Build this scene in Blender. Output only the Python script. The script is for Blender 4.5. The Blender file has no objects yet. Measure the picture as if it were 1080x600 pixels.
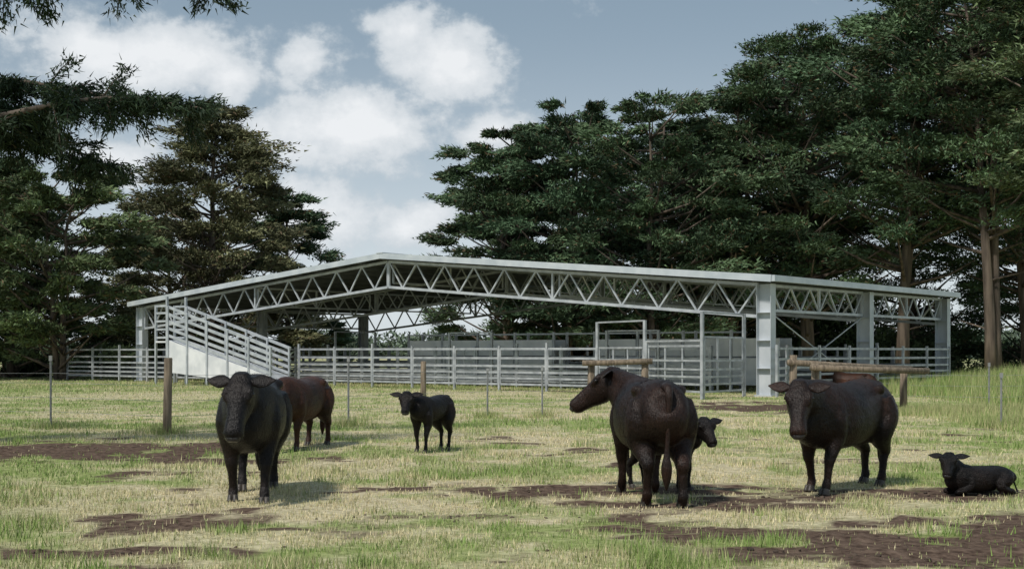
import bpy, bmesh, math, random
import numpy as np
from mathutils import Vector, Matrix

scene = bpy.context.scene
scene.view_settings.view_transform = 'Standard'
scene.view_settings.look = 'None'
scene.view_settings.exposure = 0

# ------------------------------------------------------------------ helpers
_tab = np.random.RandomState(7).rand(256, 256)
def vnoise(x, y):
    xi = np.floor(x).astype(int); yi = np.floor(y).astype(int)
    fx = x - xi; fy = y - yi
    fx = fx*fx*(3-2*fx); fy = fy*fy*(3-2*fy)
    a = _tab[xi % 256, yi % 256]; b = _tab[(xi+1) % 256, yi % 256]
    c = _tab[xi % 256, (yi+1) % 256]; d = _tab[(xi+1) % 256, (yi+1) % 256]
    return (a*(1-fx)+b*fx)*(1-fy)+(c*(1-fx)+d*fx)*fy
def fbm(x, y, o=4):
    s = 0; a = .5; t = 0
    for i in range(o):
        s = s + a*vnoise(x*2**i+17.3*i, y*2**i+9.1*i); t += a; a *= .5
    return s/t
def sstep(a, b, x):
    t = np.clip((x-a)/(b-a), 0, 1); return t*t*(3-2*t)

def link(o):
    scene.collection.objects.link(o); return o
def empty(name, loc=(0, 0, 0), rz=0, s=1):
    e = bpy.data.objects.new(name, None); e.location = loc; e.rotation_euler = (0, 0, rz)
    e.scale = (s, s, s); e.empty_display_size = .3
    return link(e)
def np_obj(name, verts, faces, mat, cols=None, parent=None, smooth=False):
    verts = np.asarray(verts, dtype=np.float32); faces = np.asarray(faces, dtype=np.int32)
    k = faces.shape[1]; me = bpy.data.meshes.new(name)
    me.vertices.add(len(verts)); me.vertices.foreach_set('co', verts.ravel())
    me.loops.add(faces.size); me.loops.foreach_set('vertex_index', faces.ravel())
    me.polygons.add(len(faces)); me.polygons.foreach_set('loop_start', np.arange(0, faces.size, k, dtype=np.int32))
    if smooth: me.polygons.foreach_set('use_smooth', np.ones(len(faces), dtype=bool))
    me.update(calc_edges=True)
    if cols is not None:
        at = me.color_attributes.new('Col', 'FLOAT_COLOR', 'POINT')
        c = np.ones((len(verts), 4), dtype=np.float32); c[:, :3] = cols
        at.data.foreach_set('color', c.ravel())
    me.materials.append(mat)
    o = bpy.data.objects.new(name, me); link(o)
    if parent: o.parent = parent
    return o

class MB:
    def __init__(s): s.v = []; s.f = []
    def beam(s, p0, p1, w, h=None, up=(0, 0, 1)):
        h = h or w
        p0 = Vector(p0); p1 = Vector(p1); t = (p1-p0).normalized(); u = Vector(up)
        if abs(t.dot(u)) > .98: u = Vector((1, 0, 0))
        sd = u.cross(t).normalized(); uu = t.cross(sd)
        b = len(s.v)
        for p in (p0, p1):
            for a, c in ((-1, -1), (1, -1), (1, 1), (-1, 1)):
                s.v.append(tuple(p+sd*a*w/2+uu*c*h/2))
        for q in ((0, 3, 2, 1), (4, 5, 6, 7), (0, 1, 5, 4), (1, 2, 6, 5), (2, 3, 7, 6), (3, 0, 4, 7)):
            s.f.append(tuple(b+i for i in q))
    def box(s, lo, hi):
        m = [(lo[i]+hi[i])/2 for i in range(3)]
        s.beam((lo[0], m[1], m[2]), (hi[0], m[1], m[2]), hi[1]-lo[1], hi[2]-lo[2])
    def tube(s, pts, rad, n=7, jit=0):
        pts = [Vector(p) for p in pts]; b = len(s.v); m = len(pts)
        for i, p in enumerate(pts):
            t = (pts[min(i+1, m-1)]-pts[max(i-1, 0)]).normalized()
            u = Vector((1, 0, 0)) if abs(t.z) > .7 else Vector((0, 0, 1))
            sd = u.cross(t).normalized(); uu = t.cross(sd)
            for k in range(n):
                a = 2*math.pi*k/n; r = rad[i]*(1+random.uniform(-jit, jit))
                s.v.append(tuple(p+sd*math.cos(a)*r+uu*math.sin(a)*r))
        for i in range(m-1):
            for k in range(n):
                s.f.append((b+i*n+k, b+i*n+(k+1) % n, b+(i+1)*n+(k+1) % n, b+(i+1)*n+k))
        s.f.append(tuple(b+k for k in range(n))[::-1]); s.f.append(tuple(b+(m-1)*n+k for k in range(n)))
    def obj(s, name, mat, parent=None, smooth=False):
        me = bpy.data.meshes.new(name); me.from_pydata(s.v, [], s.f); me.materials.append(mat)
        if smooth:
            for p in me.polygons: p.use_smooth = True
        o = link(bpy.data.objects.new(name, me))
        if parent: o.parent = parent
        return o

# ------------------------------------------------------------------ materials
def newmat(name):
    m = bpy.data.materials.new(name); m.use_nodes = True
    nt = m.node_tree; return m, nt, nt.nodes, nt.links, nt.nodes['Principled BSDF']
def noise_mat(name, c1, c2, scale=4, rough=.6, metal=0, bump=.2, stretch=(1, 1, 1), detail=6, bscale=None, lo=.35, hi=.65):
    m, nt, N, L, b = newmat(name)
    tc = N.new('ShaderNodeTexCoord'); mp = N.new('ShaderNodeMapping'); mp.inputs['Scale'].default_value = stretch
    L.new(tc.outputs['Object'], mp.inputs[0])
    n = N.new('ShaderNodeTexNoise'); n.inputs['Scale'].default_value = scale; n.inputs['Detail'].default_value = detail
    L.new(mp.outputs[0], n.inputs['Vector'])
    r = N.new('ShaderNodeValToRGB'); r.color_ramp.elements[0].position = lo; r.color_ramp.elements[1].position = hi
    r.color_ramp.elements[0].color = (*c1, 1); r.color_ramp.elements[1].color = (*c2, 1)
    L.new(n.outputs['Fac'], r.inputs[0]); L.new(r.outputs[0], b.inputs['Base Color'])
    b.inputs['Roughness'].default_value = rough; b.inputs['Metallic'].default_value = metal
    if bump:
        n2 = N.new('ShaderNodeTexNoise'); n2.inputs['Scale'].default_value = bscale or scale*6; n2.inputs['Detail'].default_value = 5
        L.new(mp.outputs[0], n2.inputs['Vector'])
        bp = N.new('ShaderNodeBump'); bp.inputs['Strength'].default_value = bump; bp.inputs['Distance'].default_value = .02
        L.new(n2.outputs['Fac'], bp.inputs['Height']); L.new(bp.outputs[0], b.inputs['Normal'])
    return m
M_steel = noise_mat('galvanised_steel', (.38, .41, .44), (.54, .57, .60), 2.5, .45, .25, 0)
M_rail = noise_mat('galvanised_rail', (.30, .32, .34), (.50, .52, .54), 3, .45, .3, 0)
M_sheet = noise_mat('white_sheet_steel', (.60, .62, .64), (.76, .77, .78), 1.5, .5, .0, .05)
M_under_shade = noise_mat('roof_steel_shade', (.09, .10, .11), (.14, .15, .165), 1.2, .55, .3, .05)  # galvanised roof and purlins, unlit underside's shade put into the base colour
M_timber = noise_mat('weathered_timber', (.12, .092, .064), (.29, .23, .165), 3, .85, 0, .8, (6, 6, .6), bscale=25)
M_bark = noise_mat('cypress_bark', (.06, .047, .037), (.20, .155, .12), 1.2, .9, 0, 1.0, (3, 3, .4))
M_wire = noise_mat('fence_wire', (.3, .3, .3), (.42, .42, .42), 5, .5, .5, 0)
M_clod = noise_mat('dirt_clod', (.045, .032, .024), (.12, .085, .06), 6, .95, 0, 1)
def attr_mat(name, rough):
    m, nt, N, L, b = newmat(name)
    a = N.new('ShaderNodeAttribute'); a.attribute_name = 'Col'
    L.new(a.outputs['Color'], b.inputs['Base Color']); b.inputs['Roughness'].default_value = rough
    b.inputs['Specular IOR Level'].default_value = .2
    return m
M_leaf = attr_mat('cypress_foliage', .6)
M_grass = attr_mat('grass_blades', .65)

# ------------------------------------------------------------------ ground
DIRT = [(-7.4, 20.6, 3.3, 1.9, 1.1), (-4.6, 18.9, 1.4, .6, .8), (.9, 14.9, 2.0, .8, 1.0), (2.2, 13.4, 1.4, .5, .7), (4.2, 10.4, 2.7, 1.2, 1.1),
        (4.9, 12.0, 1.8, .7, .9), (-3.1, 10.2, .9, .35, .75), (8.2, 37, 3.2, 3.5, .8), (-9.0, 17.0, 1.6, .6, .6), (2.2, 10.0, 1.5, .5, .75), (-.5, 12.4, .8, .3, .4), (5.6, 14.3, 1.2, .4, .6), (3.9, 14.4, 1.5, .6, .65)]
DRY = [(-1.0, 24.5, 5.5, 2.8, 1.1), (1.0, 19.0, 5, 2, .7), (-.6, 14.0, 2.8, 2.0, .7), (6, 28, 3, 3, .5), (5, 19, 4, 1.5, .6), (-3, 32, 8, 3, .5)]
def blob(x, y, lst):
    m = np.zeros_like(x)
    wx = (fbm(x*1.4+3, y*1.4, 5)-.5)*2.4; wy = (fbm(x*1.4+31, y*1.4+9, 5)-.5)*2.4
    for cx, cy, rx, ry, a in lst:
        d = np.sqrt(((x-cx)/rx+wx)**2+((y-cy)/ry+wy)**2)
        m = np.maximum(m, a*(1-sstep(.35, 1.35, d)))
    return m
def f_dirt(x, y):
    n = fbm(x*2.6+5, y*2.6+2, 5)
    base = sstep(.60, .72, fbm(x*.8+50, y*1.0+20, 5))*.5*(1-sstep(22, 34, y))
    m = np.maximum(blob(x, y, DIRT), base)
    return np.clip(m*(.1+1.8*n), 0, 1)
def f_dry(x, y):
    n = .55*fbm(x*.35+11, y*.5+7, 5)+.45*fbm(x*1.7+3, y*1.9, 4)
    edge = .25*sstep(.28, .42, np.abs(x)/np.maximum(y, 1))
    near = .15*(1-sstep(9, 13, y))
    return np.clip(.80*sstep(.39, .58, n)+blob(x, y, DRY)*.55+.05-edge-near, 0, 1)
def gh(x, y):
    x = np.asarray(x, float); y = np.asarray(y, float)
    z = (fbm(x*.4, y*.4, 3)-.5)*.07*(1-sstep(60, 90, y))
    z = z+.75*np.exp(-((x-23)/4.5)**2-((y-50)/9)**2)
    return z
def axis(a, b, st, far, g=1.25):
    c = list(np.arange(a, b, st)); s = st; v = c[-1]
    while v < far: s *= g; v += s; c.append(v)
    s = st; v = a; pre = []
    while v > -far: s *= g; v -= s; pre.append(v)
    return np.array(pre[::-1]+c)
xs = axis(-14, 14, .075, 1500, 1.12); ys = axis(7, 32, .075, 1800, 1.1)
GX, GY = np.meshgrid(xs, ys)
dm = f_dirt(GX, GY); dr = f_dry(GX, GY)
GZ = gh(GX, GY)+dm*(fbm(GX*4, GY*4, 3)-.55)*.07*(1-sstep(30, 50, GY))
V = np.stack([GX.ravel(), GY.ravel(), GZ.ravel()], 1)
nx, ny = len(xs), len(ys)
i = np.arange(ny-1)[:, None]*nx+np.arange(nx-1)[None, :]
F = np.stack([i, i+1, i+nx+1, i+nx], -1).reshape(-1, 4)
C = np.stack([dm.ravel(), dr.ravel(), np.zeros(dm.size)], 1)
m, nt, N, L, b = newmat('paddock_ground')
a = N.new('ShaderNodeAttribute'); a.attribute_name = 'Col'; sp = N.new('ShaderNodeSeparateColor'); L.new(a.outputs['Color'], sp.inputs[0])
tc = N.new('ShaderNodeTexCoord')
def nz(scale, det=8, st=(1, 1, 1)):
    mp = N.new('ShaderNodeMapping'); mp.inputs['Scale'].default_value = st; L.new(tc.outputs['Object'], mp.inputs[0])
    n = N.new('ShaderNodeTexNoise'); n.inputs['Scale'].default_value = scale; n.inputs['Detail'].default_value = det
    n.inputs['Roughness'].default_value = .65; L.new(mp.outputs[0], n.inputs['Vector']); return n
def ramp(src, p0, p1, c0, c1):
    r = N.new('ShaderNodeValToRGB'); e = r.color_ramp.elements; e[0].position = p0; e[1].position = p1
    e[0].color = (*c0, 1); e[1].color = (*c1, 1); L.new(src, r.inputs[0]); return r
def mix(f, a_, b_):
    x = N.new('ShaderNodeMix'); x.data_type = 'RGBA'; L.new(f, x.inputs[0]); L.new(a_, x.inputs[6]); L.new(b_, x.inputs[7]); return x.outputs[2]
nf = nz(9, 6); nm = nz(.9, 5)
green = ramp(nf.outputs['Fac'], .35, .65, (.15, .19, .055), (.32, .37, .14))
straw = ramp(nf.outputs['Fac'], .35, .65, (.32, .28, .17), (.62, .55, .37))
soil = ramp(nf.outputs['Fac'], .35, .68, (.045, .028, .020), (.17, .12, .088))
mt = N.new('ShaderNodeMath'); mt.operation = 'MULTIPLY_ADD'; L.new(nm.outputs['Fac'], mt.inputs[0]); mt.inputs[1].default_value = .8; 
sb = N.new('ShaderNodeMath'); sb.operation = 'SUBTRACT'; L.new(sp.outputs[1], sb.inputs[0]); sb.inputs[1].default_value = .36; L.new(sb.outputs[0], mt.inputs[2]); mt.use_clamp = True
dd = N.new('ShaderNodeMath'); dd.operation = 'MULTIPLY_ADD'; L.new(sp.outputs[0], dd.inputs[0]); dd.inputs[1].default_value = 2.6
n5 = nz(5, 5); s5 = N.new('ShaderNodeMath'); s5.operation = 'SUBTRACT'; L.new(n5.outputs['Fac'], s5.inputs[0]); s5.inputs[1].default_value = .82; L.new(s5.outputs[0], dd.inputs[2]); dd.use_clamp = True
col = mix(dd.outputs[0], mix(mt.outputs[0], green.outputs[0], straw.outputs[0]), soil.outputs[0])
L.new(col, b.inputs['Base Color']); b.inputs['Roughness'].default_value = .95; b.inputs['Specular IOR Level'].default_value = .1
bp = N.new('ShaderNodeBump'); bp.inputs['Strength'].default_value = .8; bp.inputs['Distance'].default_value = .04; L.new(nf.outputs['Fac'], bp.inputs['Height']); L.new(bp.outputs[0], b.inputs['Normal'])
np_obj('ground', V, F, m, C, smooth=True)

# grass blades
rng = np.random.RandomState(3)
def blades(n, x, y, hgt, wid, col, lean=.6):
    z = gh(x, y)
    a = rng.rand(n)*2*math.pi; ca, sa = np.cos(a), np.sin(a)
    la = rng.rand(n)*2*math.pi; lm = rng.rand(n)*lean*hgt
    tip = np.stack([x+np.cos(la)*lm, y+np.sin(la)*lm, z+hgt*(1-.3*lm/np.maximum(hgt, 1e-3))], 1)
    b0 = np.stack([x-ca*wid/2, y-sa*wid/2, z-.01], 1); b1 = np.stack([x+ca*wid/2, y+sa*wid/2, z-.01], 1)
    v = np.stack([b0, b1, tip], 1).reshape(-1, 3); c = np.repeat(col, 3, axis=0)
    return v, c
n = 580000
u = rng.rand(n); k = .3
d = (7.**k+u*(80.**k-7.**k))**(1/k)
x = (rng.rand(n)*2-1)*(.46*d+1.5); y = d
D = f_dirt(x, y); R = f_dry(x, y); T = fbm(x*3, y*3, 3)
keep = rng.rand(n) > np.clip(D*2.1-.15, 0, .95)
keep &= rng.rand(n) < np.clip((T-.28)*3.4, .2, 1)*(1-.45*sstep(20, 40, y))
x, y, d, D, R, T = [q[keep] for q in (x, y, d, D, R, T)]; n = len(x)
tall = sstep(.50, .70, fbm(x*1.6+70, y*1.6, 4))
hgt = (.022+.045*rng.rand(n)+.13*tall*rng.rand(n)*(1-.5*sstep(20, 45, y)))*(1-.35*R)*(1-.5*D)*np.clip(.8+T*.6, 0, 2)
wid = .0045+.00062*d
pr = np.clip(R*.95+rng.randn(n)*.3+.04-.25*tall, 0, 1)[:, None]
g = np.array([.20, .29, .08])*(.65+.8*rng.rand(n, 1)); s = np.array([.68, .59, .37])*(.55+.7*rng.rand(n, 1))
v, c = blades(n, x, y, hgt, wid, g*(1-pr)+s*pr)
def region(n, fx, fy, h0, h1, w, dry):
    x = fx(n); y = fy(n); hh = h0+(h1-h0)*rng.rand(n)*fbm(x*.8, y*.8, 3)*1.5
    q = np.clip(dry+.5*(fbm(x*.5+9, y*.5, 3)-.5), 0, 1)
    pr = np.clip(q+rng.randn(n)*.25, 0, 1)[:, None]
    g = np.array([.18, .28, .07])*(.7+.6*rng.rand(n, 1)); s = np.array([.60, .52, .30])*(.7+.5*rng.rand(n, 1))
    return blades(n, x, y, hh, np.full(n, w), g*(1-pr)+s*pr, .5)
parts = [(v, c)]
def bankx(n): return 14+rng.rand(n)**.8*16
parts.append(region(70000, bankx, lambda n: 34+rng.rand(n)*28, .12, .8, .025, .22))
parts.append(region(9000, lambda n: 8+rng.rand(n)*7, lambda n: 33.5+rng.randn(n)*.8, .1, .45, .02, .4))
parts.append(region(9000, lambda n: 10.0+rng.rand(n)*7, lambda n: 27.8+rng.randn(n)*1.6, .1, .42, .018, .35))
parts.append(region(14000, lambda n: -26+rng.rand(n)*34, lambda n: 60+rng.randn(n)*5, .06, .25, .03, .4))
fx = [(-6.78, 25.2), (-9.6, 26.7), (-3.57, 28), (-.6, 31.4), (.74, 31.4), (2.2, 36), (3.7, 36), (-2.8, 40), (10.45, 27.4)]
for px, py in fx:
    parts.append(region(350, lambda n: px+rng.randn(n)*.22, lambda n: py+rng.randn(n)*.22, .08, .35, .015, .4))
V = np.concatenate([p[0] for p in parts]); C = np.concatenate([p[1] for p in parts])
np_obj('grass', V, np.arange(len(V)).reshape(-1, 3), M_grass, C)

mb = MB(); random.seed(5)
cnt = 0
while cnt < 420:
    cx, cy, rx, ry, aa = random.choice(DIRT)
    x_ = random.gauss(cx, rx*.6); y_ = random.gauss(cy, ry*.6)
    if y_ > 30 or y_ < 8: continue
    cnt += 1
    r = random.choice([.008, .010, .013, .018]); z_ = float(gh(x_, y_))
    mb.tube([(x_, y_, z_-.01), (x_+r*.2, y_, z_+r*.4), (x_, y_+r*.2, z_+r*.7)], [r*1.5, r*1.2, r*.35], 6, .35)
mb.obj('dirt_clods', M_clod, smooth=True)

# ------------------------------------------------------------------ barn
BO = (-20.3, 70.4, 0); BR = -math.atan2(.638, .770)
W, DP, EZ, RZ = 38.2, 16.7, 4.35, 6.03
def rz_(x): return EZ+(RZ-EZ)*(1-abs(x-W/2)/(W/2))
barn = empty('steel_barn', BO, BR)
roof = MB()
for x0, x1 in ((-.45, W/2), (W/2, W+.45)):
    z0, z1 = rz_(x0), rz_(x1)
    roof.beam((x0, DP/2, z0-.05), (x1, DP/2, z1-.05), DP+1.0, .05)
roof.obj('roof_sheets', M_under_shade, barn)
pl = MB()
for k in range(0, 27):
    x = .3+k*(W-.6)/26
    if abs(x-W/2) < .2: continue
    pl.beam((x, -.4, rz_(x)-.185), (x, DP+.4, rz_(x)-.185), .07, .19)
pl.obj('purlins', M_under_shade, barn)
tr = MB()
for yy in (-.55, DP+.55):
    for x0, x1 in ((-.5, W/2), (W/2, W+.5)):
        tr.beam((x0, yy, rz_(x0)-.11), (x1, yy, rz_(x1)-.11), .05, .25)
for xx in (-.55, W+.55):
    tr.beam((xx, -.53, rz_(xx)-.10), (xx, DP+.53, rz_(xx)-.10), .16, .22)
tr.beam((W/2, -.6, RZ+.02), (W/2, DP+.6, RZ+.02), .4, .03)
tr.obj('barge_and_gutter', noise_mat('trim_steel', (.46, .51, .55), (.60, .64, .67), 1.5, .4, .2, 0), barn)
ts = MB()
TD = 1.15
def truss(p0, p1, zt0, zt1, dep, npan, ch=.115, wb=.062):
    p0 = Vector(p0); p1 = Vector(p1)
    a0 = Vector((p0.x, p0.y, zt0)); a1 = Vector((p1.x, p1.y, zt1)); dn = Vector((0, 0, dep))
    ts.beam(a0, a1, ch, ch); ts.beam(a0-dn, a1-dn, ch, ch)
    for k in range(npan):
        f0 = k/npan; f1 = (k+.5)/npan; f2 = (k+1)/npan
        ts.beam(a0.lerp(a1, f0), a0.lerp(a1, f1)-dn, wb); ts.beam(a0.lerp(a1, f1)-dn, a0.lerp(a1, f2), wb)
    for f in (0, .5, 1):
        ts.beam(a0.lerp(a1, f)-dn, a0.lerp(a1, f), wb*1.5)
for k, yy in enumerate((0, DP/2, DP)):
    truss((.3, yy, 0), (W/2-.04, yy, 0), rz_(.3)-.35, RZ-.35, TD, 11)
    truss((W/2+.04, yy, 0), (W-.3, yy, 0), RZ-.35, rz_(W-.3)-.35, TD, 11)
for xx in (0, W):
    for y0, y1 in ((.3, DP/2-.3), (DP/2+.3, DP-.3)):
        truss((xx, y0, 0), (xx, y1, 0), EZ-.36, EZ-.36, .9, 5, .10, .06)
for xx in (W*.25, W/2, W*.75):
    for y0, y1 in ((.3, DP/2-.3), (DP/2+.3, DP-.3)):
        truss((xx, y0, 0), (xx, y1, 0), rz_(xx)-.4, rz_(xx)-.4, .9, 5, .08, .05)
ts.obj('roof_trusses', M_steel, barn)
cl = MB()
for xx in (0, W):
    for yy in (0, DP/2, DP):
        h = EZ-.32
        cl.box((xx-.27, yy-.008, -.3), (xx+.27, yy+.008, h))
        for s_ in (-1, 1):
            cl.box((xx+s_*.278-.008, yy-.19, -.3), (xx+s_*.278+.008, yy+.19, h))
        cl.box((xx-.35, yy-.25, -.05), (xx+.35, yy+.25, .06))
        for zz in (1.0, 2.0, 3.0):
            cl.box((xx-.268, yy-.18, zz), (xx+.268, yy-.0085, zz+.012)); cl.box((xx-.268, yy+.0085, zz), (xx+.268, yy+.18, zz+.012))
cl.obj('steel_columns', noise_mat('column_steel', (.44, .48, .51), (.58, .61, .64), 1.2, .5, .1, 0), barn)
br = MB()
br.beam((W, .3, .2), (W, DP/2-.3, 3.0), .035); br.beam((W+.03, .3, 3.0), (W+.03, DP/2-.3, .2), .035)
br.obj('brace_rods', M_steel, barn)

def yard_run(name, runs, rails=(.28, .52, .76, 1.02, 1.34, 1.72), post_h=1.85, sp=2.4, mat=M_rail):
    e = empty(name, BO, BR); r = MB(); p = MB()
    for (x0, y0), (x1, y1) in runs:
        ln = math.hypot(x1-x0, y1-y0); n = max(1, round(ln/sp))
        for k in range(n+1):
            f = k/n; px, py = x0+(x1-x0)*f, y0+(y1-y0)*f
            p.box((px-.045, py-.045, -.1), (px+.045, py+.045, post_h+random.choice([0, 0, .12])))
        for k in range(n):
            f0 = k/n; f1 = (k+1)/n
            a = (x0+(x1-x0)*f0, y0+(y1-y0)*f0); b_ = (x0+(x1-x0)*f1, y0+(y1-y0)*f1)
            ux, uy = (x1-x0)/ln*.07, (y1-y0)/ln*.07
            for z in rails:
                r.beam((a[0]+ux, a[1]+uy, z), (b_[0]-ux, b_[1]-uy, z), .04, .085)
            r.beam((a[0]+ux, a[1]+uy, rails[0]), (a[0]+ux, a[1]+uy, rails[-1]), .05)
            r.beam((b_[0]-ux, b_[1]-uy, rails[0]), (b_[0]-ux, b_[1]-uy, rails[-1]), .05)
    r.obj('rails', mat, e); p.obj('posts', mat, e); return e
yard_run('cattle_yard_fence', [((-6, -.9), (7.0, -.9)), ((14, -.9), (31.4, -.9)), ((-6, -.9), (-6, 10))])
yard_run('cattle_yard_fence', [((W+.3, 1), (W+.3, DP)), ((38.9, -.5), (W+.3, 1))], sp=2.6)
yard_run('cattle_yard_fence', [((0, 9.5), (W, 9.5)), ((0, DP), (W, DP)), ((9, -.8), (9, DP)), ((18, 5), (18, DP)), ((27, 5), (27, DP)), ((33, 5), (33, DP))])
yard_run('cattle_yard_fence', [((9, 3.2), (34, 3.2)), ((-20, 12), (-6, 10))])
def gate(name, a, b_, hgt=2.9, gh_=1.75):
    e = empty(name, BO, BR); p = MB(); r = MB(); a = Vector((*a, 0)); b_ = Vector((*b_, 0)); t = (b_-a).normalized()
    for q in (a, b_): p.beam(q+Vector((0, 0, -.1)), q+Vector((0, 0, hgt)), .10)
    p.beam(a+Vector((0, 0, hgt-.02))+t*.06, b_+Vector((0, 0, hgt-.02))-t*.06, .06)
    a2 = a+t*.14; b2 = b_-t*.14
    for z in (.25, .5, .75, 1.0, 1.3, gh_):
        r.beam(a2+Vector((0, 0, z)), b2+Vector((0, 0, z)), .04, .07)
    for f in (0, .33, .66, 1): r.beam(a2.lerp(b2, f)+Vector((0, .03, .25)), a2.lerp(b2, f)+Vector((0, .03, gh_)), .05)
    p.obj('frame', M_rail, e); r.obj('gate_leaf', M_rail, e)
gate('cattle_yard_gate', (31.4, -.9), (34.6, -2.4), 2.75)
gate('cattle_yard_gate', (34.7, -2.45), (38.0, -4.0), 2.0, 1.8)
gate('cattle_yard_gate', (38.0, -4.05), (37.7, -.7), 2.95, 2.1)
gate('cattle_yard_gate', (20, 3.1), (22.6, 3.1), 2.5); gate('cattle_yard_gate', (29, 3.1), (31.6, 3.1), 2.5)
gate('cattle_yard_gate', (9.0, 6), (9.0, 9), 2.7)
e = empty('sheeted_cattle_race', BO, BR); sh = MB(); ps = MB()
for y_ in (5.0, 6.0):
    x = 15.5
    while x < 34:
        if not (24.2 < x < 25.5):
            sh.box((x+.06, y_-.02, .25), (x+2.2, y_+.02, 1.35)); sh.box((x+.06, y_-.02, 1.42), (x+2.2, y_+.02, 2.15))
        ps.box((x-.05, y_-.05, -.1), (x+.05, y_+.05, 2.5)); x += 2.3
    ps.beam((15.5, y_, 2.42), (34, y_, 2.42), .06)
sh.obj('sheet_panels', M_sheet, e); ps.obj('race_posts', M_rail, e)
e = empty('loading_ramp', BO, BR); r = MB(); s_ = MB(); X0, X1 = 7.6, 15.4
def rampz(x, off): return off+2.05*(X1-x)/(X1-X0)
for yy in (-2.6, -3.7):
    for o0, o1 in ((1.75, 1.75), (1.40, 1.46), (1.05, 1.17), (.70, .88), (.35, .6)):
        r.beam((X0, yy, o0+2.05), (X1, yy, o1), .05, .13)
    for k in range(6):
        x = X0+.05+k*(X1-X0-.1)/5
        r.box((x-.05, yy-.085, -.1), (x+.05, yy-.03, rampz(x, 1.8)))
    v0 = len(s_.v)
    for x, zb, zt in ((X0+.1, .60, 2.15), (X1-.1, .05, .5)):
        for dy in (-.015, .015):
            s_.v.append((x, yy+dy, zb)); s_.v.append((x, yy+dy, zt))
    for q in ((0, 1, 5, 4), (2, 6, 7, 3), (1, 3, 7, 5), (0, 4, 6, 2), (0, 2, 3, 1), (4, 5, 7, 6)): s_.f.append(tuple(v0+i_ for i_ in q))
s_.beam((X0-.02, -3.15, rampz(X0, .1)), (X1, -3.15, rampz(X1, .05)), 1.05, .06)
for xx in (X0-.08, X0-1.0):
    for yy in (-2.6, -3.7): r.box((xx-.05, yy-.05, -.1), (xx+.05, yy+.05, 4.3 if xx > X0-.5 else 3.9))
for z in (2.3, 2.7, 3.1, 3.5, 3.85):
    for yy in (-2.6, -3.7): r.beam((X0-.95, yy, z), (X0-.13, yy, z), .05, .1)
s_.box((X0-1.05, -3.75, 2.05), (X0-.05, -2.55, 2.13))
r.obj('ramp_rails', M_steel, e); s_.obj('ramp_sheeting', M_sheet, e)

# ------------------------------------------------------------------ paddock fence
def gz(x, y): return float(gh(x, y))
def wpost(x, y, h, r=.075):
    e = empty('timber_fence_post', (x, y, gz(x, y))); mb = MB()
    lx, ly = random.uniform(-.03, .03), random.uniform(-.02, .02)
    mb.tube([(0, 0, -.2), (lx*.4, ly*.4, h*.4), (lx, ly, h-.02), (lx, ly, h)], [r*1.05, r, r*.95, r*.8], 12, .04); mb.obj('post', M_timber, e, True)
def picket(x, y, h):
    e = empty('steel_fence_picket', (x, y, gz(x, y))); mb = MB()
    mb.box((-.022, -.003, -.2), (.022, .003, h)); mb.box((-.003, -.026, -.2), (.003, -.0035, h)); 
    mb.box((-.03, -.028, h-.1), (.03, .015, h+.01))
    mb.obj('picket', M_wire, e)
random.seed(2)
wpost(-6.78, 25.2, 1.5, .085); wpost(-2.8, 40.5, 1.3, .09)
for p in ((-9.6, 26.7, 1.5), (-3.57, 28.0, 1.5), (-.6, 31.4, 1.2), (.74, 31.4, 1.25), (10.45, 27.4, 1.15), (13.2, 35.5, 1.3), (-13.5, 28, 1.4)): picket(*p)
def rail_assembly(posts, rails):
    e = empty('timber_rail_fence', (0, 0, 0)); mb = MB()
    for x, y, h in posts:
        z = gz(x, y); mb.tube([(x, y, z-.2), (x, y, z+h*.5), (x+.01, y, z+h)], [.11, .105, .10], 12, .03)
    for a_, b_ in rails:
        mid = tuple((a_[i]+b_[i])/2 for i in range(2))+((a_[2]+b_[2])/2-.01,)
        mb.tube([a_, mid, b_], [.085, .08, .085], 10, .03)
    mb.obj('posts_and_rails', M_timber, e, True)
rail_assembly([(2.25, 36.5, 1.3), (3.75, 36.2, 1.4)], [((2.0, 36.36, 1.28), (3.95, 36.05, 1.34))])
rail_assembly([(7.45, 34, 1.5), (7.75, 32.8, 1.3), (11.2, 36.7, 1.2)], [((7.3, 33.85, 1.32), (11.35, 36.5, 1.12)), ((7.6, 32.6, 1.2), (10.9, 33.6, 1.1))])
wl = MB()
line = [(-20, 27.5), (-13.5, 28), (-9.6, 26.7), (-6.78, 25.2), (-3.57, 28.0), (-.6, 31.4), (.74, 31.4), (2.25, 36.5)]
for z in (.35, .65, .95, 1.15):
    for p, q in zip(line[:-1], line[1:]):
        wl.beam((p[0], p[1]-.03, z+gz(*p)), (q[0], q[1]-.03, z+gz(*q)-.005), .006)
line = [(11.2, 36.7), (13.2, 35.5), (20, 38)]
for z in (.35, .65, .95): 
    for p, q in zip(line[:-1], line[1:]): wl.beam((p[0], p[1]-.03, z+gz(*p)), (q[0], q[1]-.03, z+gz(*q)), .006)
wl.obj('wire_fence', M_wire)

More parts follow.
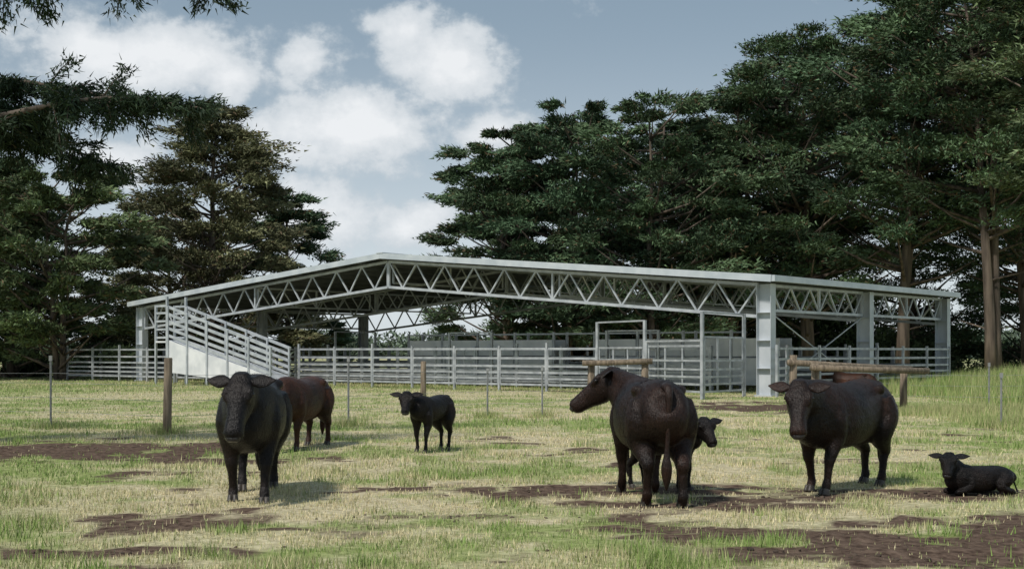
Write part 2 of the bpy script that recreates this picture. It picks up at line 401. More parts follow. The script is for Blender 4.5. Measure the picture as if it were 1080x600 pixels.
# ------------------------------------------------------------------ trees
def rv(rs, n): 
    v = rs.randn(n, 3); return v/np.linalg.norm(v, axis=1, keepdims=True)
def leaf_tris(P, Dr, Ln, Wd, rs):
    n = len(P); sd = np.cross(Dr, rv(rs, n)); sd /= np.maximum(np.linalg.norm(sd, axis=1, keepdims=True), 1e-4)
    Ln = Ln[:, None]; Wd = Wd[:, None]
    return np.stack([P-sd*Wd/2, P+sd*Wd/2, P+Dr*Ln], 1).reshape(-1, 3)
def make_tree(name, x, y, h, r, base=.3, shape='spread', seed=0, nclump=75, tint=(.05, .085, .035), leaf=.34, leaders=3, tufts=17, per=42):
    rs = np.random.RandomState(seed); random.seed(seed)
    e = empty(name, (x, y, 0)); wood = MB(); Ld = []
    for l in range(leaders):
        az = rs.rand()*6.28; sp = (0 if leaders == 1 else r*.28)*(.6+.6*rs.rand()); top = h*(.95-.1*rs.rand()*(l > 0))
        pts = []
        for k in range(9):
            f = k/8; bend = f**1.3
            pts.append(np.array([math.cos(az)*(sp*bend+.25)+rs.randn()*.15*f, math.sin(az)*(sp*bend+.25)+rs.randn()*.15*f, f*top-.2*(k == 0)]))
        Ld.append((pts, top)); R0 = h*.0135*(1.3 if leaders == 1 else 1)
        wood.tube(pts, [R0*1.35]+[R0*(1-k/8)+.05 for k in range(1, 9)], 8, .06)
    Vs = []; Cs = []
    for c in range(nclump):
        t = base+(1-base)*((c+.5)/nclump)**(.85 if shape == 'spread' else 1.0)
        pts, top = Ld[rs.randint(len(Ld))]
        if shape == 'cone': prof = (1-t)**.65*1.05+.06
        else:
            q = (t-base)/(1-base); prof = max(.22, math.sqrt(max(0, 1-((q-.42)/.62)**2)))
        az = c*2.399+rs.randn()*.4; rad = r*prof*(.15+.9*math.sqrt(rs.rand()))
        f = min(t*h/top, 1)*8; k0 = min(int(f), 7); tp = pts[k0]*(1-(f-k0))+pts[k0+1]*(f-k0)
        cen = np.array([tp[0]+math.cos(az)*rad, tp[1]+math.sin(az)*rad, min(t*h+rs.randn()*.4, h*.985)])
        a = (r/6)*(.8+1.0*rs.rand())*(.75 if t > .88 else 1)
        fl = max(0, (t*h-rad*.45)/top)*8; fl = min(fl, 8); k1 = min(int(fl), 7); sp0 = pts[k1]*(1-(fl-k1))+pts[k1+1]*(fl-k1)
        mid = (sp0+cen)/2+np.array([0, 0, -.05*rad])+rs.randn(3)*.15
        wood.tube([sp0, mid, cen], [.045+.014*rad, .03+.008*rad, .025], 5)
        out = np.array([math.cos(az), math.sin(az), .12])
        bright = .6+.85*rs.rand()
        to = rv(rs, tufts)*(rs.rand(tufts, 1)**.4)*np.array([a, a, a*.34])
        to += out*rs.rand(tufts, 1)*a*.5
        tc_ = cen+to
        tb = bright*(.7+.6*rs.rand(tufts))
        P = np.repeat(tc_, per, 0)+rs.randn(tufts*per, 3)*np.array([a*.24, a*.24, a*.08])
        Dr = out*.8+np.repeat(to/a, per, 0)*.5+rs.randn(tufts*per, 3)*.5; Dr /= np.linalg.norm(Dr, axis=1, keepdims=True)
        n_ = tufts*per
        Vs.append(leaf_tris(P, Dr, leaf*(.5+.8*rs.rand(n_)), leaf*.34*(.6+.7*rs.rand(n_)), rs))
        cc = np.array(tint)*(np.repeat(tb, per)*(.65+.7*rs.rand(n_)))[:, None]
        br_ = rs.rand(n_) < .07; cc[br_] = np.array([.14, .10, .055])*(.6+.6*rs.rand(br_.sum(), 1))
        Cs.append(np.repeat(cc, 3, 0))
    for k in range(8):
        pts, top = Ld[rs.randint(len(Ld))]; f = rs.uniform(.12, max(base, .2)+.1)*8; k0 = int(f); p0 = pts[k0]
        az = rs.rand()*6.28; ln = rs.uniform(.8, 3)
        wood.tube([p0, p0+np.array([math.cos(az)*ln, math.sin(az)*ln, ln*.25])], [.07, .02], 5)
    wood.obj('trunk_and_limbs', M_bark, e, True)
    V = np.concatenate(Vs); np_obj('foliage', V, np.arange(len(V)).reshape(-1, 3), M_leaf, np.concatenate(Cs), e)
G1 = (.085, .132, .066); G2 = (.070, .116, .062); G3 = (.11, .15, .07); BRN = (.125, .13, .066)
T = [(-.2, 86, 16.0, 4.8, .10, G1), (3.6, 83, 17.2, 5.5, .10, G2), (8.8, 81, 17.2, 5.9, .10, G1), (14.4, 85, 18.6, 6.2, .14, G2),
     (19.6, 84, 21.5, 6.6, .22, G1), (24.4, 81, 24.5, 7.2, .32, G2), (28.7, 76, 24.5, 7.0, .38, G1), (34, 84, 25, 8, .25, G2), (31.5, 70, 24, 6.5, .40, G3),
     (22.5, 98, 24, 8, .08, G2), (31, 98, 26, 8, .08, G1), (11, 97, 17.5, 7, .05, G2), (39, 92, 22, 8, .05, G2), (3, 98, 15, 5.5, .05, G1), (17, 98, 19, 7, .05, G1)]
for k, (x, y, h, r, bs, g) in enumerate(T):
    make_tree('cypress_tree', x, y, h, r, bs, 'spread', 10+k, 95, g, leaders=3 if k % 2 else 2)
make_tree('cypress_tree', -19.4, 84, 17.6, 6.6, .08, 'cone', 51, 115, BRN, leaders=1)
make_tree('cypress_tree', -16.2, 92, 13.0, 4.6, .1, 'cone', 52, 60, G2, leaders=1)
make_tree('cypress_tree', -26.0, 74, 11.6, 4.6, .12, 'spread', 53, 85, G3, leaders=2)
make_tree('cypress_tree', -31.0, 80, 15.0, 5.8, .10, 'cone', 54, 95, G1, leaders=2)
make_tree('cypress_tree', -24.5, 92, 12, 4.8, .05, 'spread', 55, 70, BRN, leaders=2)
make_tree('cypress_tree', -36.0, 74, 16, 6, .1, 'spread', 56, 75, G3, leaders=2)

def bushes(name, items, tint, seed, leaf, per):
    rs = np.random.RandomState(seed); Vs = []; Cs = []
    for x, y, r, h in items:
        n = per; o = rv(rs, n)*(rs.rand(n, 1)**.35); P = np.stack([x+o[:, 0]*r, y+o[:, 1]*r, np.abs(o[:, 2])*h*(.7+.5*vnoise(x+o[:, 0]*2, y+o[:, 1]*2+o[:, 2]*3))], 1)
        Dr = o*.6+rs.randn(n, 3)*.6; Dr /= np.linalg.norm(Dr, axis=1, keepdims=True)
        Vs.append(leaf_tris(P, Dr, leaf*(.6+.7*rs.rand(n)), leaf*.45*(.6+.7*rs.rand(n)), rs))
        Cs.append(np.repeat(np.array(tint)*((.7+.6*rs.rand(n))*(.7+.6*rs.rand()))[:, None], 3, 0))
    V = np.concatenate(Vs); np_obj(name, V, np.arange(len(V)).reshape(-1, 3), M_leaf, np.concatenate(Cs))
rs = np.random.RandomState(9)
bushes('scrub', [(rs.uniform(-42, -19), rs.uniform(82, 95), rs.uniform(1.5, 3), rs.uniform(1.5, 3.5)) for _ in range(16)] +
       [(rs.uniform(4, 42), rs.uniform(90, 104), rs.uniform(2, 3.8), rs.uniform(2.5, 6)) for _ in range(34)], (.08, .115, .055), 4, .4, 1500)
bushes('distant_trees', [(rs.uniform(-160, 200), rs.uniform(300, 340), rs.uniform(8, 16), rs.uniform(4, 9)) for _ in range(60)], (.09, .12, .08), 6, 1.6, 900)

# overhanging near tree, left
rs = np.random.RandomState(77); random.seed(77)
e = empty('overhanging_cypress_tree', (-11.5, 20.5, 0)); wood = MB(); Vs = []; Cs = []
wood.tube([(0, 0, -.2), (.1, 0, 3), (0, .2, 6), (-.1, .1, 10), (0, 0, 14)], [.5, .42, .36, .27, .1], 12, .05)
limbs = [((.2, .1, 3.9), (2.4, .0, 5.3), (4.6, -.2, 5.9), (6.6, -.3, 5.5), 1.1), ((.1, .1, 4.6), (2, .8, 6.2), (3.6, 1, 6.4), (5.2, 1.1, 5.8), 1.0),
         ((0, .1, 6.0), (2.6, -.2, 7.5), (4.6, -.3, 7.75), (6.8, -.4, 7.35), .8), ((0, .1, 5.2), (1.8, .3, 5.8), (3.0, .6, 5.9), (4.2, .7, 5.0), 1.1), ((0, .1, 4.8), (1.8, .8, 5.4), (3.2, 1.3, 5.6), (4.6, 1.5, 4.8), .9),
         ((0, 0, 7), (2, 1.5, 8.6), (4, 1.8, 9.0), (6.8, 2, 8.5), .9), ((0, 0, 4), (-2, -1, 5.5), (-4, -1, 6), (-5, -1, 6), 1), ((0, 0, 6), (-1.5, 2, 8), (-3, 3, 9), (-4, 3, 9.5), 1),
         ((0, 0, 8), (1, -2, 10), (2, -3, 10.5), (3, -4, 10.5), 1), ((0, 0, 9), (0, 1, 11.5), (0, 1.5, 13), (0, 1, 14.5), 1)]
for p0, p1, p2, p3, dens in limbs:
    q = [np.array(p) for p in (p0, p1, p2, p3)]
    path = [(1-t)**3*q[0]+3*(1-t)**2*t*q[1]+3*(1-t)*t*t*q[2]+t**3*q[3]+rs.randn(3)*.06 for t in np.linspace(0, 1, 9)]
    wood.tube(path, [.075*(1-k/8)+.012 for k in range(9)], 7)
    for s in range(int(46*dens)):
        t = .3+.7*rs.rand(); k = t*8; k0 = min(int(k), 7); p = path[k0]*(1-(k-k0))+path[k0+1]*(k-k0)
        dr = rs.randn(3)*np.array([.6, .8, .35])+np.array([.55, 0, -.25]); dr /= np.linalg.norm(dr); ln = rs.uniform(.35, 1.05)*(1.1-.5*t)
        end = p+dr*ln; end[2] -= .15*ln
        wood.tube([p, (p+end)/2+np.array([0, 0, .05]), end], [.018, .011, .004], 4)
        n = 150; f = rs.rand(n, 1)**.7; P = p+(end-p)*f+rs.randn(n, 3)*.09*np.array([1, 1, .55])
        Dr = dr*.7+rs.randn(n, 3)*.55+np.array([0, 0, -.25]); Dr /= np.linalg.norm(Dr, axis=1, keepdims=True)
        Vs.append(leaf_tris(P, Dr, .13*(.6+.7*rs.rand(n)), .032*(.6+.7*rs.rand(n)), rs))
        Cs.append(np.repeat(np.array([.03, .05, .025])*((.7+.6*rs.rand(n))*(.7+.6*rs.rand()))[:, None], 3, 0))
wood.obj('trunk_and_limbs', M_bark, e, True)
V = np.concatenate(Vs); np_obj('foliage', V, np.arange(len(V)).reshape(-1, 3), M_leaf, np.concatenate(Cs), e)

# ------------------------------------------------------------------ cattle
def coat_mat(name, brown, amt):
    m, nt, N, L, b = newmat(name)
    tc = N.new('ShaderNodeTexCoord')
    n = N.new('ShaderNodeTexNoise'); n.inputs['Scale'].default_value = 1.6; n.inputs['Detail'].default_value = 4; L.new(tc.outputs['Object'], n.inputs['Vector'])
    r = N.new('ShaderNodeValToRGB'); e_ = r.color_ramp.elements; e_[0].position = .55-amt*.4; e_[1].position = .92-amt*.3
    e_[0].color = (.006, .005, .0048, 1); e_[1].color = (*brown, 1); L.new(n.outputs['Fac'], r.inputs[0])
    mp = N.new('ShaderNodeMapping'); mp.inputs['Scale'].default_value = (1, 2.2, .8); L.new(tc.outputs['Object'], mp.inputs[0])
    h = N.new('ShaderNodeTexNoise'); h.inputs['Scale'].default_value = 42; h.inputs['Detail'].default_value = 4; L.new(mp.outputs[0], h.inputs['Vector'])
    mm = N.new('ShaderNodeMix'); mm.data_type = 'RGBA'; mm.blend_type = 'MULTIPLY'; mm.inputs[0].default_value = 1
    rr = N.new('ShaderNodeValToRGB'); rr.color_ramp.elements[0].position = .32; rr.color_ramp.elements[1].position = .68
    rr.color_ramp.elements[0].color = (.5, .5, .5, 1); rr.color_ramp.elements[1].color = (1.6, 1.5, 1.45, 1)
    L.new(h.outputs['Fac'], rr.inputs[0]); L.new(r.outputs[0], mm.inputs[6]); L.new(rr.outputs[0], mm.inputs[7]); L.new(mm.outputs[2], b.inputs['Base Color'])
    b.inputs['Roughness'].default_value = .42; b.inputs['Specular IOR Level'].default_value = .22
    w = N.new('ShaderNodeTexNoise'); w.inputs['Scale'].default_value = 6; L.new(tc.outputs['Object'], w.inputs['Vector'])
    ad = N.new('ShaderNodeMath'); ad.operation = 'MULTIPLY_ADD'; L.new(w.outputs['Fac'], ad.inputs[0]); ad.inputs[1].default_value = 2.2; L.new(h.outputs['Fac'], ad.inputs[2])
    bp = N.new('ShaderNodeBump'); bp.inputs['Strength'].default_value = .7; bp.inputs['Distance'].default_value = .016; L.new(ad.outputs[0], bp.inputs['Height']); L.new(bp.outputs[0], b.inputs['Normal'])
    return m
M_black = coat_mat('black_coat', (.018, .011, .009), .4)
M_bb = coat_mat('black_brown_coat', (.034, .016, .010), .60)
M_brown = coat_mat('dark_brown_coat', (.075, .030, .016), .85)
M_hoof = noise_mat('hoof', (.03, .025, .02), (.07, .06, .05), 8, .5)
M_nose = noise_mat('cow_nose', (.013, .012, .013), (.034, .031, .031), 20, .35, 0, .3)
M_eye = noise_mat('cow_eye', (.006, .005, .005), (.012, .01, .01), 5, .08, 0, 0)

def cat(P, sub=3):
    P = [np.array(p, float) for p in P]; out = []
    for i in range(len(P)-1):
        p0 = P[max(i-1, 0)]; p1 = P[i]; p2 = P[i+1]; p3 = P[min(i+2, len(P)-1)]
        for k in range(sub):
            t = k/sub
            q = .5*((2*p1)+(-p0+p2)*t+(2*p0-5*p1+4*p2-p3)*t*t+(-p0+3*p1-3*p2+p3)*t**3)
            q[3:] = np.maximum(q[3:], .004); out.append(q)
    out.append(P[-1]); return out
def loft(bm, secs, ref=(0, 0, 1), n=18, ex=2.0, sub=3):
    S = cat(secs, sub); m = len(S); rings = []
    for i, s in enumerate(S):
        t = Vector(S[min(i+1, m-1)][:3]-S[max(i-1, 0)][:3]).normalized()
        sd = Vector(ref).cross(t)
        if sd.length < 1e-3: sd = Vector((0, 1, 0))
        sd.normalize(); up = t.cross(sd)
        ring = []
        for k in range(n):
            a = 2*math.pi*k/n; c, q = math.cos(a), math.sin(a)
            cc = math.copysign(abs(c)**(2/ex), c); qq = math.copysign(abs(q)**(2/ex), q)
            ring.append(bm.verts.new(Vector(s[:3])+sd*cc*s[3]+up*qq*s[4]))
        rings.append(ring)
    for a_, b_ in zip(rings[:-1], rings[1:]):
        for k in range(n): bm.faces.new((a_[k], a_[(k+1) % n], b_[(k+1) % n], b_[k]))
    bm.faces.new(rings[0][::-1]); bm.faces.new(rings[-1])
def bm_obj(bm, name, mat, parent, remesh=0, sm=4):
    bmesh.ops.recalc_face_normals(bm, faces=bm.faces)
    me = bpy.data.meshes.new(name); bm.to_mesh(me); bm.free(); me.materials.append(mat)
    for p in me.polygons: p.use_smooth = True
    o = link(bpy.data.objects.new(name, me))
    if remesh:
        r = o.modifiers.new('r', 'REMESH'); r.mode = 'VOXEL'; r.voxel_size = remesh; r.use_smooth_shade = True
        s = o.modifiers.new('s', 'SMOOTH'); s.factor = .5; s.iterations = sm
        dg = bpy.context.evaluated_depsgraph_get(); me2 = bpy.data.meshes.new_from_object(o.evaluated_get(dg))
        o.modifiers.clear(); o.data = me2
        if not me2.materials: me2.materials.append(mat)
        for p in me2.polygons: p.use_smooth = True
    o.parent = parent; return o
def make_cow(name, x, y, heading, scale, mat, poll=(1.2, 0, 1.32), yaw=0, pitch=50, steps=(0, 0, 0, 0), calf=False, lying=False, tail=0, hs=1.0):
    """local +x is forward; heading = world angle in degrees of forward direction"""
    e = empty(name, (x, y, gz(x, y)-.005), math.radians(heading), scale)
    bm = bmesh.new()
    dz = 0
    body = [(-1.0, 1.10, .96, .07), (-.98, 1.19, .84, .165), (-.90, 1.26, .72, .235), (-.74, 1.305, .63, .270), (-.52, 1.325, .62, .285), (-.25, 1.295, .555, .325),
            (0, 1.275, .51, .36), (.25, 1.28, .50, .35), (.45, 1.32, .515, .305), (.62, 1.335, .53, .27), (.78, 1.28, .56, .225), (.90, 1.18, .63, .16), (.97, 1.06, .76, .07)]
    lx = 1.0
    if calf:
        lx = .80
        body = [(bx, 1.30-(1.32-zt)*.9, .70+(zb-.50)*.8, w*.82) for bx, zt, zb, w in body]
    if lying:
        dz = -.68 if calf else -.46
        body = [(bx, zt-(.10*max(0, -bx)), zb+.02, w*1.15) for bx, zt, zb, w in body]
    loft(bm, [(bx*lx, 0, (zt+zb)/2+dz, w, (zt-zb)/2) for bx, zt, zb, w in body], ex=2.25, n=24)
    px, py, pz = poll; pz += dz; px *= lx
    s0 = .80 if calf else 1
    nb = Vector((.48*lx, 0, .99+dz)); pe = Vector((px, py, pz))
    def lp(f, up=0): v = nb.lerp(pe, f); return (v.x, v.y, v.z+up)
    loft(bm, [(*lp(0), .23*s0, .33*s0), (*lp(.3, -.01), .20*s0, .29*s0), (*lp(.55, -.02), .165*s0, .24*s0), (*lp(.8, -.03), .132*s0, .19*s0), (*lp(1.0, -.045), .11*s0, .14*s0)], ex=2.1)
    ya, pi_ = math.radians(yaw), math.radians(pitch)
    dvec = Vector((math.cos(ya)*math.cos(pi_), math.sin(ya)*math.cos(pi_), -math.sin(pi_)))
    sdv = Vector((-math.sin(ya), math.cos(ya), 0)); nv = dvec.cross(sdv)
    hs_ = hs*(1.08 if calf else 1.08)
    hl = .86 if calf else 1.10; mz = .90 if calf else 1
    def H(t, sd=0, nn=0): return pe+(dvec*t*hl+sdv*sd+nv*nn)*hs_
    hd = [(-.08, .06, .06), (-.03, .11, .105), (.06, .13, .14), (.15, .130, .150), (.24, .104, .133), (.33, .084, .110), (.41, .086*mz, .096), (.475, .090*mz, .086), (.51, .068*mz, .062), (.522, .03, .03)]
    secs = []
    for t, hw, hh in hd:
        top = .10-.035*max(0, t)/.5
        secs.append((*H(t, 0, top-hh if t < .5 else .065-.086), hw*hs_, hh*hs_))
    loft(bm, secs, ref=tuple(nv), ex=2.35, n=20)
    for s_ in (-1, 1):
        loft(bm, [(*H(.06, s_*.085, .06), .03*hs_, .025*hs_), (*H(.12, s_*.108, .045), .042*hs_, .036*hs_), (*H(.19, s_*.09, .03), .025*hs_, .022*hs_)], ref=tuple(nv), n=10)
        loft(bm, [(*H(.02, s_*.07, -.07), .03, .05), (*H(.12, s_*.085, -.10), .05, .08), (*H(.22, s_*.065, -.09), .03, .05)], ref=tuple(nv), n=10)
    rl = .86 if calf else 1.02; wy = .8 if calf else .97
    feet = []
    for idx, s_ in ((0, 1), (1, -1)):
        dx = steps[idx]
        if lying:
            P = [(.48, .15, .50+(-.12 if calf else 0), .15), (.45, .24, .30, .13), (.50, .28, .17, .085), (.70, .25, .10, .062), (.84, .23, .085, .055), (.80, .19, .055, .045), (.64, .18, .05, .042), (.52, .18, .05, .042)]
        else:
            P = [(.48, .14, 1.02, .15), (.52, .175, .84, .155), (.47+.12*dx, .19, .67, .118), (.50+.4*dx, .19, .52, .078), (.53+.55*dx, .185, .41, .063), (.525+.68*dx, .18, .335, .049),
                 (.52+.88*dx, .175, .18, .041), (.525+dx, .175, .125, .050), (.55+dx, .175, .07, .046), (.57+dx, .175, .02, .050)]
        loft(bm, [(a*lx, s_*b_*wy, z, r*rl, r*rl*1.1) for a, b_, z, r in P], ref=(0, 1, 0), n=12)
        if not lying: feet.append((P[-1][0]*lx, s_*.175*wy))
    for idx, s_ in ((2, 1), (3, -1)):
        dx = steps[idx]
        if lying:
            P = [(-.62, .14, .38, .2), (-.52, .28, .30, .20), (-.34, .38, .20, .13), (-.42, .42, .12, .085), (-.66, .38, .085, .062), (-.74, .35, .08, .055), (-.62, .38, .055, .042), (-.40, .42, .05, .042), (-.30, .43, .05, .044)]
        else:
            P = [(-.62, .12, 1.08, .19), (-.65, .155, .88, .210), (-.60+.1*dx, .19, .71, .172), (-.67+.3*dx, .185, .585, .116), (-.78+.5*dx, .18, .49, .078), (-.835+.6*dx, .175, .435, .062),
                 (-.815+.7*dx, .172, .36, .048), (-.80+.9*dx, .172, .19, .040), (-.795+dx, .172, .125, .050), (-.77+dx, .172, .07, .046), (-.75+dx, .172, .02, .050)]
        loft(bm, [(a*lx, s_*b_*wy, z, r*rl, r*rl*1.15) for a, b_, z, r in P], ref=(0, 1, 0), n=12)
        if not lying: feet.append((P[-1][0]*lx, s_*.172*wy))
    if not calf:
        for s_ in (-1, 1): loft(bm, [(-.58, s_*.19, 1.2+dz, .06, .05), (-.5, s_*.235, 1.205+dz, .07, .06), (-.42, s_*.2, 1.18+dz, .05, .05)], n=10)
        if not lying: loft(bm, [(-.62, 0, .66, .09, .07), (-.52, 0, .60, .12, .08), (-.38, 0, .58, .10, .07)], n=12)
    body_o = bm_obj(bm, 'body', mat, e, .019, 2)
    me = body_o.data; nvt = len(me.vertices); rs = np.random.RandomState(int(abs(x*100)) % 999)
    co = np.empty(nvt*3, np.float32); me.vertices.foreach_get('co', co); co = co.reshape(-1, 3)
    no = np.empty(nvt*3, np.float32); me.vertex_normals.foreach_get('vector', no); no = no.reshape(-1, 3)
    nh = 30000
    idx = rs.randint(0, nvt, nh); P = co[idx]+rs.randn(nh, 3)*.007; Nn = no[idx]
    flow = np.array([-.7, 0, -.7])+rs.randn(nh, 3)*.2
    flow -= Nn*(flow*Nn).sum(1, keepdims=True); flow /= np.linalg.norm(flow, axis=1, keepdims=True)
    Dr = flow+Nn*(.03+.12*rs.rand(nh, 1)); sd = np.cross(flow, Nn); ln = .012+.014*rs.rand(nh, 1)
    Vv = np.stack([P-sd*.003-Nn*.002, P+sd*.003-Nn*.002, P+Dr*ln], 1).reshape(-1, 3)
    np_obj('coat_hair', Vv, np.arange(len(Vv)).reshape(-1, 3), mat, None, e)
    bm = bmesh.new()
    for s_ in (-1, 1):
        b0 = H(.0, s_*.09, .01); dr = (sdv*s_*1.0-dvec*.15+nv*-.1+Vector((0, 0, .02))).normalized(); ln = (.25 if calf else .235)*hs_
        q = [(*(b0+dr*ln*t), w*hs_, th*hs_) for t, w, th in ((0, .028, .026), (.2, .055, .022), (.42, .070, .014), (.7, .052, .010), (.9, .022, .007), (1.0, .006, .005))]
        loft(bm, q, ref=tuple(nv), n=12)
    bm_obj(bm, 'ears', mat, e)
    bm = bmesh.new()
    for s_ in (-1, 1):
        mt_ = Matrix.Translation(H(.125, s_*.13, .035)); bmesh.ops.create_uvsphere(bm, u_segments=12, v_segments=8, radius=.023*hs_, matrix=mt_)
    bm_obj(bm, 'eyes', M_eye, e)
    bm = bmesh.new()
    loft(bm, [(*H(.45, 0, -.018), .078*mz*hs_, .052*hs_), (*H(.505, 0, -.015), .074*mz*hs_, .046*hs_), (*H(.535, 0, -.018), .045*mz*hs_, .028*hs_)], ref=tuple(nv), ex=2.4, n=14)
    bm_obj(bm, 'muzzle', M_nose, e)
    bm = bmesh.new(); sc = .85 if calf else 1; tx = -.97*lx
    if lying: tp = [(tx+.10, 0, 1.1+dz, .04), (tx+.0, .03, 1.0+dz, .03), (tx-.0, .08, .25, .022), (tx-.0, .16, .10, .02), (tx+.05, .25, .04, .03), (tx+.2, .3, .03, .01)]
    else: tp = [(tx+.12, 0, 1.25, .05), (tx+.01, 0, 1.235, .045), (tx-.045, tail*.1, 1.12, .036), (tx-.05, tail*.3, .92, .028), (tx-.04, tail*.6, .70, .023), (tx-.045, tail*.9, .56, .030), (tx-.05, tail, .44, .055), (tx-.05, tail, .33, .048), (tx-.045, tail, .20, .01)]
    loft(bm, [(a, b_, z, r*sc, r*sc) for a, b_, z, r in tp], ref=(0, 1, 0), n=10)
    bm_obj(bm, 'tail', mat, e)
    if feet:
        bm = bmesh.new()
        for fx_, fy_ in feet:
            for s_ in (-1, 1):
                loft(bm, [(fx_-.005, fy_+s_*.023*rl, .075, .028*rl, .050*rl), (fx_+.008, fy_+s_*.025*rl, .035, .031*rl, .058*rl), (fx_+.018, fy_+s_*.026*rl, .0, .033*rl, .066*rl)], ref=(1, 0, 0), n=10, sub=2)
        bm_obj(bm, 'hooves', M_hoof, e)
    return e
make_cow('black_cow', -2.88, 14.25, -83, 1.03, M_black, (1.13, -.03, 1.26), yaw=-10, pitch=60, steps=(.14, -.12, -.1, .15))
make_cow('dark_brown_cow', -3.50, 21.2, -105, .90, M_brown, (1.12, -.10, 1.02), yaw=-2, pitch=62, steps=(0, .08, -.1, .05))
make_cow('calf', -1.3, 20.6, -118, .70, M_black, (1.10, -.1, 1.32), yaw=26, pitch=50, steps=(.05, -.08, .1, -.05), calf=True, hs=1.05)
make_cow('black_cow', 1.50, 14.1, 96, 1.0, M_bb, (1.0, .24, 1.34), yaw=66, pitch=40, steps=(.12, -.1, .08, -.12), tail=.03)
make_cow('calf', 1.80, 15.1, -40, .64, M_black, (1.10, -.05, 1.28), yaw=-30, pitch=50, steps=(.0, -.05, .1, -.05), calf=True, hs=1.05)
make_cow('black_cow', 3.88, 15.1, -133, .98, M_bb, (1.12, .08, 1.24), yaw=28, pitch=58, steps=(.14, -.12, .1, -.12))
make_cow('resting_calf', 5.28, 14.5, -162, .56, M_black, (.95, .05, 1.46), yaw=48, pitch=42, calf=True, lying=True, hs=1.1)
make_cow('resting_cow', 13.1, 49.5, 165, .95, M_brown, (1.05, .1, 1.35), yaw=40, pitch=45, lying=True)

# ------------------------------------------------------------------ world / light
w = bpy.data.worlds.new('World'); scene.world = w; w.use_nodes = True
N = w.node_tree.nodes; L = w.node_tree.links; N.clear()
out = N.new('ShaderNodeOutputWorld'); bg = N.new('ShaderNodeBackground'); L.new(bg.outputs[0], out.inputs[0])
ST = .12; bg.inputs['Strength'].default_value = ST
az, el = math.radians(-142), math.radians(52)
sky = N.new('ShaderNodeTexSky'); sky.sky_type = 'NISHITA'; sky.sun_disc = False; sky.sun_elevation = el; sky.sun_rotation = az % (2*math.pi)
tc = N.new('ShaderNodeTexCoord'); nrm = N.new('ShaderNodeVectorMath'); nrm.operation = 'NORMALIZE'; L.new(tc.outputs['Generated'], nrm.inputs[0])
D0 = nrm.outputs[0]
def M(op, a_, b_=None, c_=None, clamp=False):
    n = N.new('ShaderNodeMath'); n.operation = op; n.use_clamp = clamp
    for i_, v_ in enumerate((a_, b_, c_)):
        if v_ is None: continue
        if isinstance(v_, (int, float)): n.inputs[i_].default_value = v_
        else: L.new(v_, n.inputs[i_])
    return n.outputs[0]
def mixc(f, a_, b_):
    x = N.new('ShaderNodeMix'); x.data_type = 'RGBA'
    if isinstance(f, float): x.inputs[0].default_value = f
    else: L.new(f, x.inputs[0])
    for sck, v_ in ((x.inputs[6], a_), (x.inputs[7], b_)):
        if isinstance(v_, tuple): sck.default_value = (*v_, 1)
        else: L.new(v_, sck)
    return x.outputs[2]
def wn(scale, det, st=(1, 1, 1), rough=.55):
    mp = N.new('ShaderNodeMapping'); mp.inputs['Scale'].default_value = st; L.new(D0, mp.inputs[0])
    n = N.new('ShaderNodeTexNoise'); n.inputs['Scale'].default_value = scale; n.inputs['Detail'].default_value = det; n.inputs['Roughness'].default_value = rough
    L.new(mp.outputs[0], n.inputs['Vector']); return n.outputs['Fac']
clouds = [(-.285, .232, .115, .036, 1), (-.222, .215, .05, .024, .85), (-.158, .222, .045, .028, .75), (-.048, .222, .055, .034, .8), (-.085, .250, .035, .02, .6), (-.125, .172, .085, .036, 1.15),
          (-.150, .105, .06, .045, .75), (-.08, .095, .05, .03, .65), (-.015, .170, .05, .018, .75), (-.303, .150, .05, .03, .8), (-.6, .25, .2, .06, .8), (.7, .25, .25, .07, .8)]
n1 = wn(11, 6, (1, 1, 1.4), .6); n2 = wn(38, 5, (1, 1, 1.2), .6)
best = None
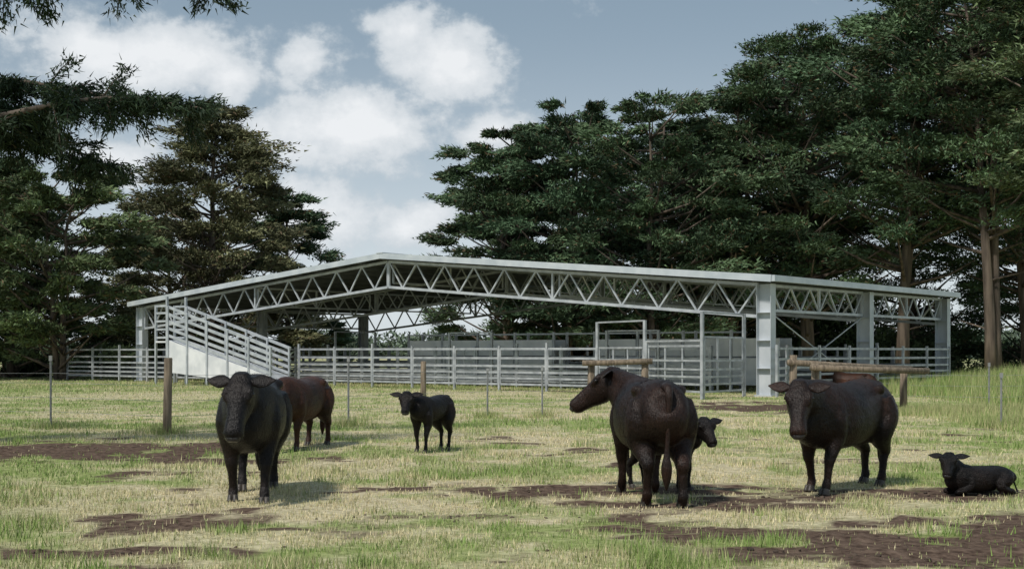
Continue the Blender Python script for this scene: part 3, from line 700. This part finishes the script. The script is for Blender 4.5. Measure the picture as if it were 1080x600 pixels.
for cx, cz, rx, rz0, amp in clouds:
    v = Vector((cx, 1, cz)).normalized()
    s = N.new('ShaderNodeVectorMath'); s.operation = 'SUBTRACT'; L.new(D0, s.inputs[0]); s.inputs[1].default_value = v
    mu = N.new('ShaderNodeVectorMath'); mu.operation = 'MULTIPLY'; L.new(s.outputs[0], mu.inputs[0]); mu.inputs[1].default_value = (1/rx, 1/max(rx, .08), 1/rz0)
    ln = N.new('ShaderNodeVectorMath'); ln.operation = 'LENGTH'; L.new(mu.outputs[0], ln.inputs[0])
    q = M('MULTIPLY', M('SUBTRACT', 1.0, M('MULTIPLY', ln.outputs['Value'], .75), clamp=True), amp)
    best = q if best is None else M('MAXIMUM', best, q)
gen = M('MULTIPLY', M('SUBTRACT', wn(2.4, 4, (1, 1, 2.4)), .52, clamp=True), .8)
dens = M('ADD', M('ADD', best, gen), M('ADD', M('MULTIPLY', M('SUBTRACT', n1, .5), 1.6), M('MULTIPLY', M('SUBTRACT', n2, .5), .75)))
mr = N.new('ShaderNodeMapRange'); mr.interpolation_type = 'SMOOTHSTEP'; mr.inputs[1].default_value = .20; mr.inputs[2].default_value = .54; L.new(dens, mr.inputs[0])
mask = mr.outputs[0]
sepd = N.new('ShaderNodeSeparateXYZ'); L.new(D0, sepd.inputs[0])
hz = N.new('ShaderNodeMapRange'); hz.inputs[1].default_value = .0; hz.inputs[2].default_value = .28; hz.interpolation_type = 'SMOOTHSTEP'; L.new(sepd.outputs[2], hz.inputs[0])
k = 1/ST
haze = mixc(hz.outputs[0], (.68*k, .75*k, .80*k), (.26*k, .345*k, .42*k))
base = mixc(.85, sky.outputs[0], haze)
sh2 = N.new('ShaderNodeMapRange'); sh2.inputs[1].default_value = .3; sh2.inputs[2].default_value = .9; L.new(dens, sh2.inputs[0])
ccol = mixc(sh2.outputs[0], (.56*k, .62*k, .67*k), (.88*k, .90*k, .92*k))
fin = mixc(M('MULTIPLY', mask, .93), base, ccol)
L.new(fin, bg.inputs[0])
sun = bpy.data.lights.new('sun', 'SUN'); sun.energy = 3.4; sun.angle = math.radians(6); sun.color = (1, .95, .88)
so = link(bpy.data.objects.new('sun', sun)); sd = Vector((math.sin(az)*math.cos(el), math.cos(az)*math.cos(el), math.sin(el)))
so.rotation_euler = sd.to_track_quat('Z', 'Y').to_euler(); so.location = (0, 0, 30)

cam = bpy.data.cameras.new('camera'); co = link(bpy.data.objects.new('camera', cam)); co.location = (0, 0, 1.6); co.rotation_euler = (math.radians(90), 0, 0)
cam.lens = 45.1; cam.sensor_width = 36; cam.shift_y = .0657; cam.clip_end = 5000; scene.camera = co
